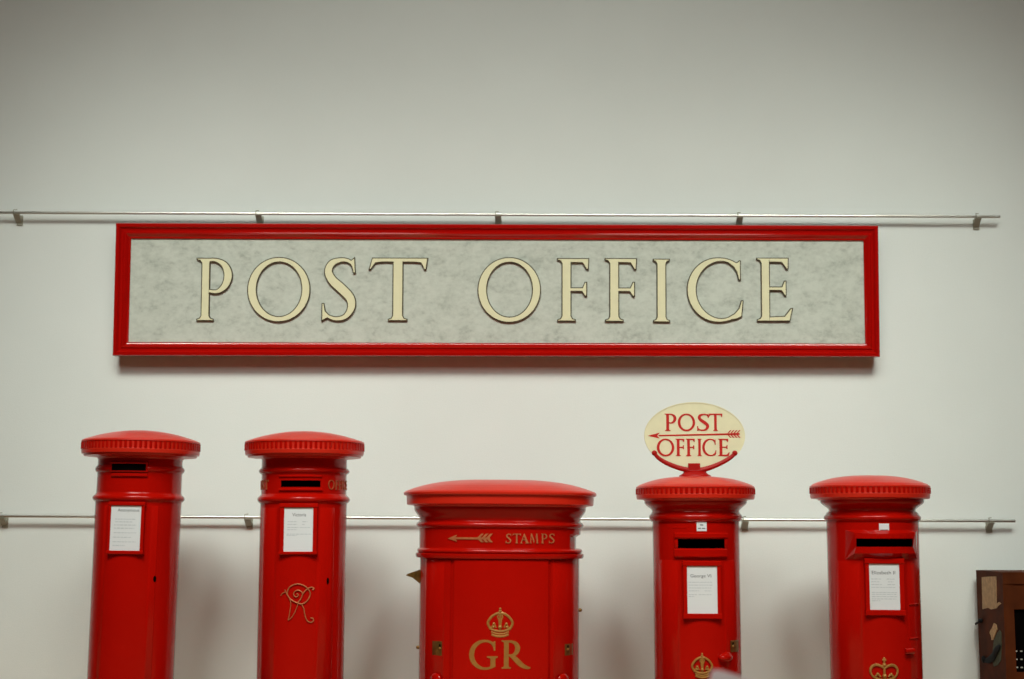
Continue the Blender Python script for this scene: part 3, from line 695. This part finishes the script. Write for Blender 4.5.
# ------------------------------------------------------------------ oval sign on box 4
base = P4.F.M @ Vector((0, 0, P4.z(476.9)))
Mo = Matrix.Translation(base); O = Face(Mo)
osign = empty('oval_sign', Mo, 'small cream oval direction sign with red letters and arrow, standing on a pillar box cap', 'sign')
l = O.loc(644.2, 436); r_ = O.loc(744.8, 436); t = O.loc(694.5, 402.2); bt = O.loc(694.5, 469.6)
cu, cv, ea, eb = (l[0] + r_[0]) / 2, (t[1] + bt[1]) / 2, (r_[0] - l[0]) / 2, (t[1] - bt[1]) / 2
mb = MB(O.fn()); 
for s0, s1, w0, w1 in ((1, 1, -.009, .007),): mb.prism(ell(cu, cv, ea, eb, 72), w0, w1)
pan = mb.build('panel', OVAL, osign, sharp=40)
mb = MB(O.fn()); mb.ring(ell(cu, cv, ea, eb, 72), ell(cu, cv, ea * .985, eb * .975, 72), .006, .009); mb.build('panel_rim', CREAM, pan)
mb = MB(O.fn())
def go(ch, x0, x1, y0, y1):
    a = O.loc(x0, y1, .008); c = O.loc(x1, y0, .008); glyph(mb, ch, a[0], a[1], c[0] - a[0], c[1] - a[1], .006, .0085, e=.0008)
for ch, x0, x1 in (('P', 664.8, 676.4), ('O', 678, 695), ('S', 697.3, 709.2), ('T', 708.8, 722.2)): go(ch, x0, x1, 413.8, 430.8)
for ch, x0, x1 in (('O', 657, 674.2), ('F', 675.8, 684.2), ('F', 686.2, 694.6), ('I', 697.6, 701.4), ('C', 702.6, 716), ('E', 718.4, 729.2)): go(ch, x0, x1, 438.9, 455.9)
mb.build('lettering', SRED, pan, smooth=False)
mb = MB(O.fn()); o2 = lambda x, y: O.loc(x, y, .008)
mb.prism([o2(647.8, 435.7), o2(659.8, 432.6), o2(657.2, 435.6), o2(659.6, 438.4)], .006, .0085)
mb.prism([o2(658.5, 434.9), o2(739.6, 433.0), o2(739.6, 434.8), o2(658.5, 436.3)], .006, .0085)
for xx in (727.5, 730.5, 733.5, 736.5):
    mb.prism([o2(xx, 433.1), o2(xx + 2.6, 430.2), o2(xx + 4, 430.2), o2(xx + 1.4, 433.1)], .006, .0085); mb.prism([o2(xx, 434.8), o2(xx + 2.6, 437.8), o2(xx + 4, 437.8), o2(xx + 1.4, 434.8)], .006, .0085)
mb.build('arrow', SRED, pan, smooth=False)
mb = MB(O.fn())
arm = [(654.4, 453), (658, 457.6), (665, 462.2), (674, 466.2), (684, 469.2), (694.4, 470.6), (704.8, 469.2), (714.5, 466), (724, 461.6), (731, 457.2), (734.8, 453.2)]
pts = [(lambda k: (k[0], .014, k[1]))(O.loc(*p, .014)) for p in crom(arm, 5)]; n = len(pts)
mb.tube(pts, [.009 + .004 * math.sin(PI * i / (n - 1)) for i in range(n)], 8, 1.0)
for p in (arm[0], arm[-1]): k = O.loc(*p, .014); mb.ball((k[0], .014, k[1]), .014, .012, .014)
br = mb.build('cradle_bracket', MRED, osign)
mb = MB(O.fn()); a = O.loc(688.4, 471.5, .02); c = O.loc(700, 463.3, .02); mb.slab(a[0], c[0], a[1], c[1], -.02, .026, 1, .004); mb.build('clamp_block', MRED, br, smooth=False)
mb = MB()
zb = 0
prf = [(O.loc(694.6 + h, y)[0] - cu, O.loc(694.6, y)[1]) for h, y in ((17, 477.6), (16, 475.4), (13.2, 474.2), (11.8, 472.6), (11.8, 471.2), (6, 470.4))]
mb2 = MB(lambda x, y, z: (x + cu, y, z)); lathe(mb2, prf, lambda r: (r, r), 2, 40); mb2.build('foot', MRED, osign, sharp=40)

# ------------------------------------------------------------------ wooden cabinet at the right
pb_ = at(976, 572.5, YW - .06); X0 = pb_.x
d = ray(1001.5, 571); Yf = CAM.y + d.y * (X0 - CAM.x) / d.x; ztop = at(1001.5, 572.2, Yf).z
Mc = Matrix.Translation((X0, Yf, 0)); FF = Face(Mc)
cab = empty('wooden_cabinet', Mc, 'old dark wooden cabinet with peeling paper on its side, cut off by the right edge', 'cabinet')
Wc = .62; dep = YW - .06 - Yf
ML = Matrix.Translation((X0, Yf, 0)) @ Matrix.Rotation(-PI / 2, 4, 'Z'); FL = Face(ML)   # side face frame
Ti = Mc.inverted() @ ML
def lf(u, w, v):   # left face mapping into cabinet coordinates
    p = Ti @ Vector((u, -w, v)); return tuple(p)
ledge = FF.loc(1010, 583.8)[1]; ux = FF.loc(1013, 600)[0]; otop = FF.loc(1013, 609.3)[1]; obot = FF.loc(1013, 672)[1]
mb = MB(); mb.box(0, .022, .0, dep, 0, ztop - .022); mb.box(Wc - .022, Wc, 0, dep, 0, ztop - .022); mb.box(.022, Wc - .022, dep - .02, dep, 0, ztop - .022); mb.box(0.0, Wc, .0, dep, ztop - .022, ztop - .0005); mb.box(.022, Wc - .022, 0, dep - .02, 0, .05)
mb.build('carcass', WOOD, cab, smooth=False)
mb = MB(); mb.box(0, Wc, -.014, 0, ledge, ztop); mb.box(0, ux, -.010, 0, 0, ledge); mb.box(Wc - ux, Wc, -.010, 0, 0, ledge); mb.build('front_frame', WOOD, cab, smooth=False)
mb = MB(); mb.box(ux, Wc - ux, -.006, .004, otop, ledge); mb.build('upper_panel', WOOD, cab, smooth=False)
mb = MB(); mb.box(ux, Wc - ux, -.006, .004, .05, obot); mb.build('lower_panel', WOOD, cab, smooth=False)
mb = MB(); mb.box(ux, Wc - ux, .01, .02, obot, otop); ins = mb.build('dark_inset', BLACK, cab, smooth=False)
for k in range(3):
    zz = FF.loc(1018, 651.3 + 8.1 * k)[1]
    for j in range(9):
        x = FF.loc(1016.6 + 4.9 * j, 650)[0]
        if x < Wc - ux - .02:
            mb = MB(); mb.box(x - .005, x + .005, .004, .011, zz - .003, zz + .003); mb.build('stud', SILV, ins, smooth=False)
S = lambda x, y: FL.loc(x, y, .002)
def side(pts, m, name, w=.002, lab=None):
    mb = MB(lf); mb.prism([S(*p) for p in pts], -.001, w); o = mb.build(name, m, cab, smooth=False)
    if lab: o['label'] = lab
side([(981.6, 577.2), (988, 576.6), (996, 576.4), (996.4, 590), (996.4, 603.5), (999, 602), (1001, 603.5), (998, 606), (996.6, 608.2), (991, 609.4), (988, 607.8), (982.4, 609.2), (982, 594)], KRAFT, 'paper_label', .002, 'faded beige paper label')
side([(994, 623), (996.4, 625), (997, 629.5), (995.4, 634), (993.4, 639.8), (991.6, 640), (991, 635.5), (989.6, 633), (990.4, 630.5), (992, 628)], PEEL, 'torn_sticker', .003, 'torn cream and orange paper scrap')
side([(999.5, 630), (1001.2, 633), (1001.4, 645), (1001, 660), (998, 665), (994, 666.5), (992.6, 662), (992.8, 648), (994, 640), (997, 633)], GREENP, 'green_paper_patch', .0025, 'torn green paper patch')
mb = MB(lf)
pts = [(983.2, 659.3), (985.6, 660.6), (989.5, 659.8), (993.8, 656.8), (996.6, 651.5), (999, 648), (1001, 646)]
pp = [(lambda k: (k[0], .006, k[1]))(S(*p)) for p in crom(pts, 5)]; n = len(pp)
mb.tube(pp, [.006 + .019 * max(0, math.sin(PI * (i / (n - 1)) ** 1.4)) for i in range(n)], 8, .35); k = S(984.6, 659.2); mb.ball((k[0], .008, k[1]), .021, .010, .019); mb.build('leather_strap', STRAP, cab)['label'] = 'black leather strap and stud'
mb = MB(lf); k0 = S(974.6, 623.6); k1 = S(983.2, 620.2)
mb.tube([(k0[0] * .5 + k1[0] * .5 - .05, .004, k0[1]), (k1[0], .012, k1[1])], .006, 8); mb.ball((k1[0] - .02, .012, k1[1] - .004), .022, .012, .012); mb.build('side_hook', STRAP, cab)

# ------------------------------------------------------------------ foreground placard (out of focus, bottom edge)
Yp = -4.2
a = at(707, 659, Yp)
Mp = Matrix.Translation((a.x + .14, Yp, 0)); fp = Face(Mp)
pl = empty('placard_stand', Mp, 'blurred white card in the foreground at the bottom edge of the photo', 'placard')
card = [(711, 673), (714, 669.6), (722, 670.4), (748, 678.6), (800, 697.0), (795, 730), (700, 730)]
mb = MB(); 
Mt = Matrix.Translation(a) @ Matrix.Rotation(math.radians(-42), 4, 'X'); ft = Face(Mt); Tt = Mp.inverted() @ Mt
q_ = [ft.loc(*p) for p in card]
mb = MB(lambda u, w, v: tuple(Tt @ Vector((u, -w, v)))); mb.prism(q_, -.008, .0); mb.build('card', WHITE, pl, smooth=False)
k = ft.loc(748, 708); k = Tt @ Vector((k[0], .006, k[1])); zc0, xc, yc = k.z, k.x, k.y
mb = MB(lambda x, y, z: (x, y, z)); mb.tube([(xc, yc, .02), (xc, yc, zc0)], .010, 12); mb.build('post', BRK, pl)
mb = MB(lambda x, y, z: (x + xc, y + yc, z)); lathe(mb, [(.12, 0), (.12, .012), (.03, .022), (.012, .03)], lambda r: (r, r), 2, 32); mb.build('base', BRK, pl)

# ------------------------------------------------------------------ lights
def area(name, x, y, z, sx, sy, power, col, rot=(0, 0, 0)):
    l = bpy.data.lights.new(name, 'AREA'); l.shape = 'RECTANGLE'; l.size = sx; l.size_y = sy; l.energy = power; l.color = col
    o = bpy.data.objects.new(name, l); C.objects.link(o); o.location = (x, y, z); o.rotation_euler = rot
    return o
def spot(name, loc, aim, half, power, col, radius):
    l = bpy.data.lights.new(name, 'SPOT'); l.energy = power; l.color = col; l.spot_size = 2 * half; l.spot_blend = 1.0; l.shadow_soft_size = radius
    o = bpy.data.objects.new(name, l); C.objects.link(o); o.location = loc
    o.rotation_euler = (Vector(aim) - Vector(loc)).to_track_quat('-Z', 'Y').to_euler(); return o
LC = (.94, 1.0, .91)
for sx in (-1, 1):
    spot('ceiling_spotlight', (sx * 1.8, -5.4, 7.9), (sx * .85, YW, -.15), .43, 600, LC, .8)
    spot('ceiling_spotlight', (sx * 1.8, -7.0, 7.9), (sx * .85, YW, -.15), .40, 800, LC, .8)
    spot('ceiling_spotlight', (sx * 3.3, -6.1, 7.9), (sx * 2.40, YW, 1.9), .24, 1000, LC, .8)
    area('added_fill_light', sx * 3.0, -8.0, 6.4, 3.0, 2.0, 85, (1.0, 1.0, .93), (math.radians(38), 0, sx * math.radians(8)))  # added soft fill to lift the wall and shadows, no real fixture
spot('ceiling_spotlight', (0, -6.6, 7.9), (0, YW, 2.0), .46, 700, LC, .8)
w = bpy.data.worlds.new('world'); bpy.context.scene.world = w; w.use_nodes = True
w.node_tree.nodes['Background'].inputs[0].default_value = (.9, .95, 1, 1); w.node_tree.nodes['Background'].inputs[1].default_value = .05
sc = bpy.context.scene
sc.view_settings.view_transform = 'Standard'; sc.view_settings.look = 'None'; sc.view_settings.gamma = 1; sc.view_settings.use_curve_mapping = False
sc.view_settings.exposure = 0.0
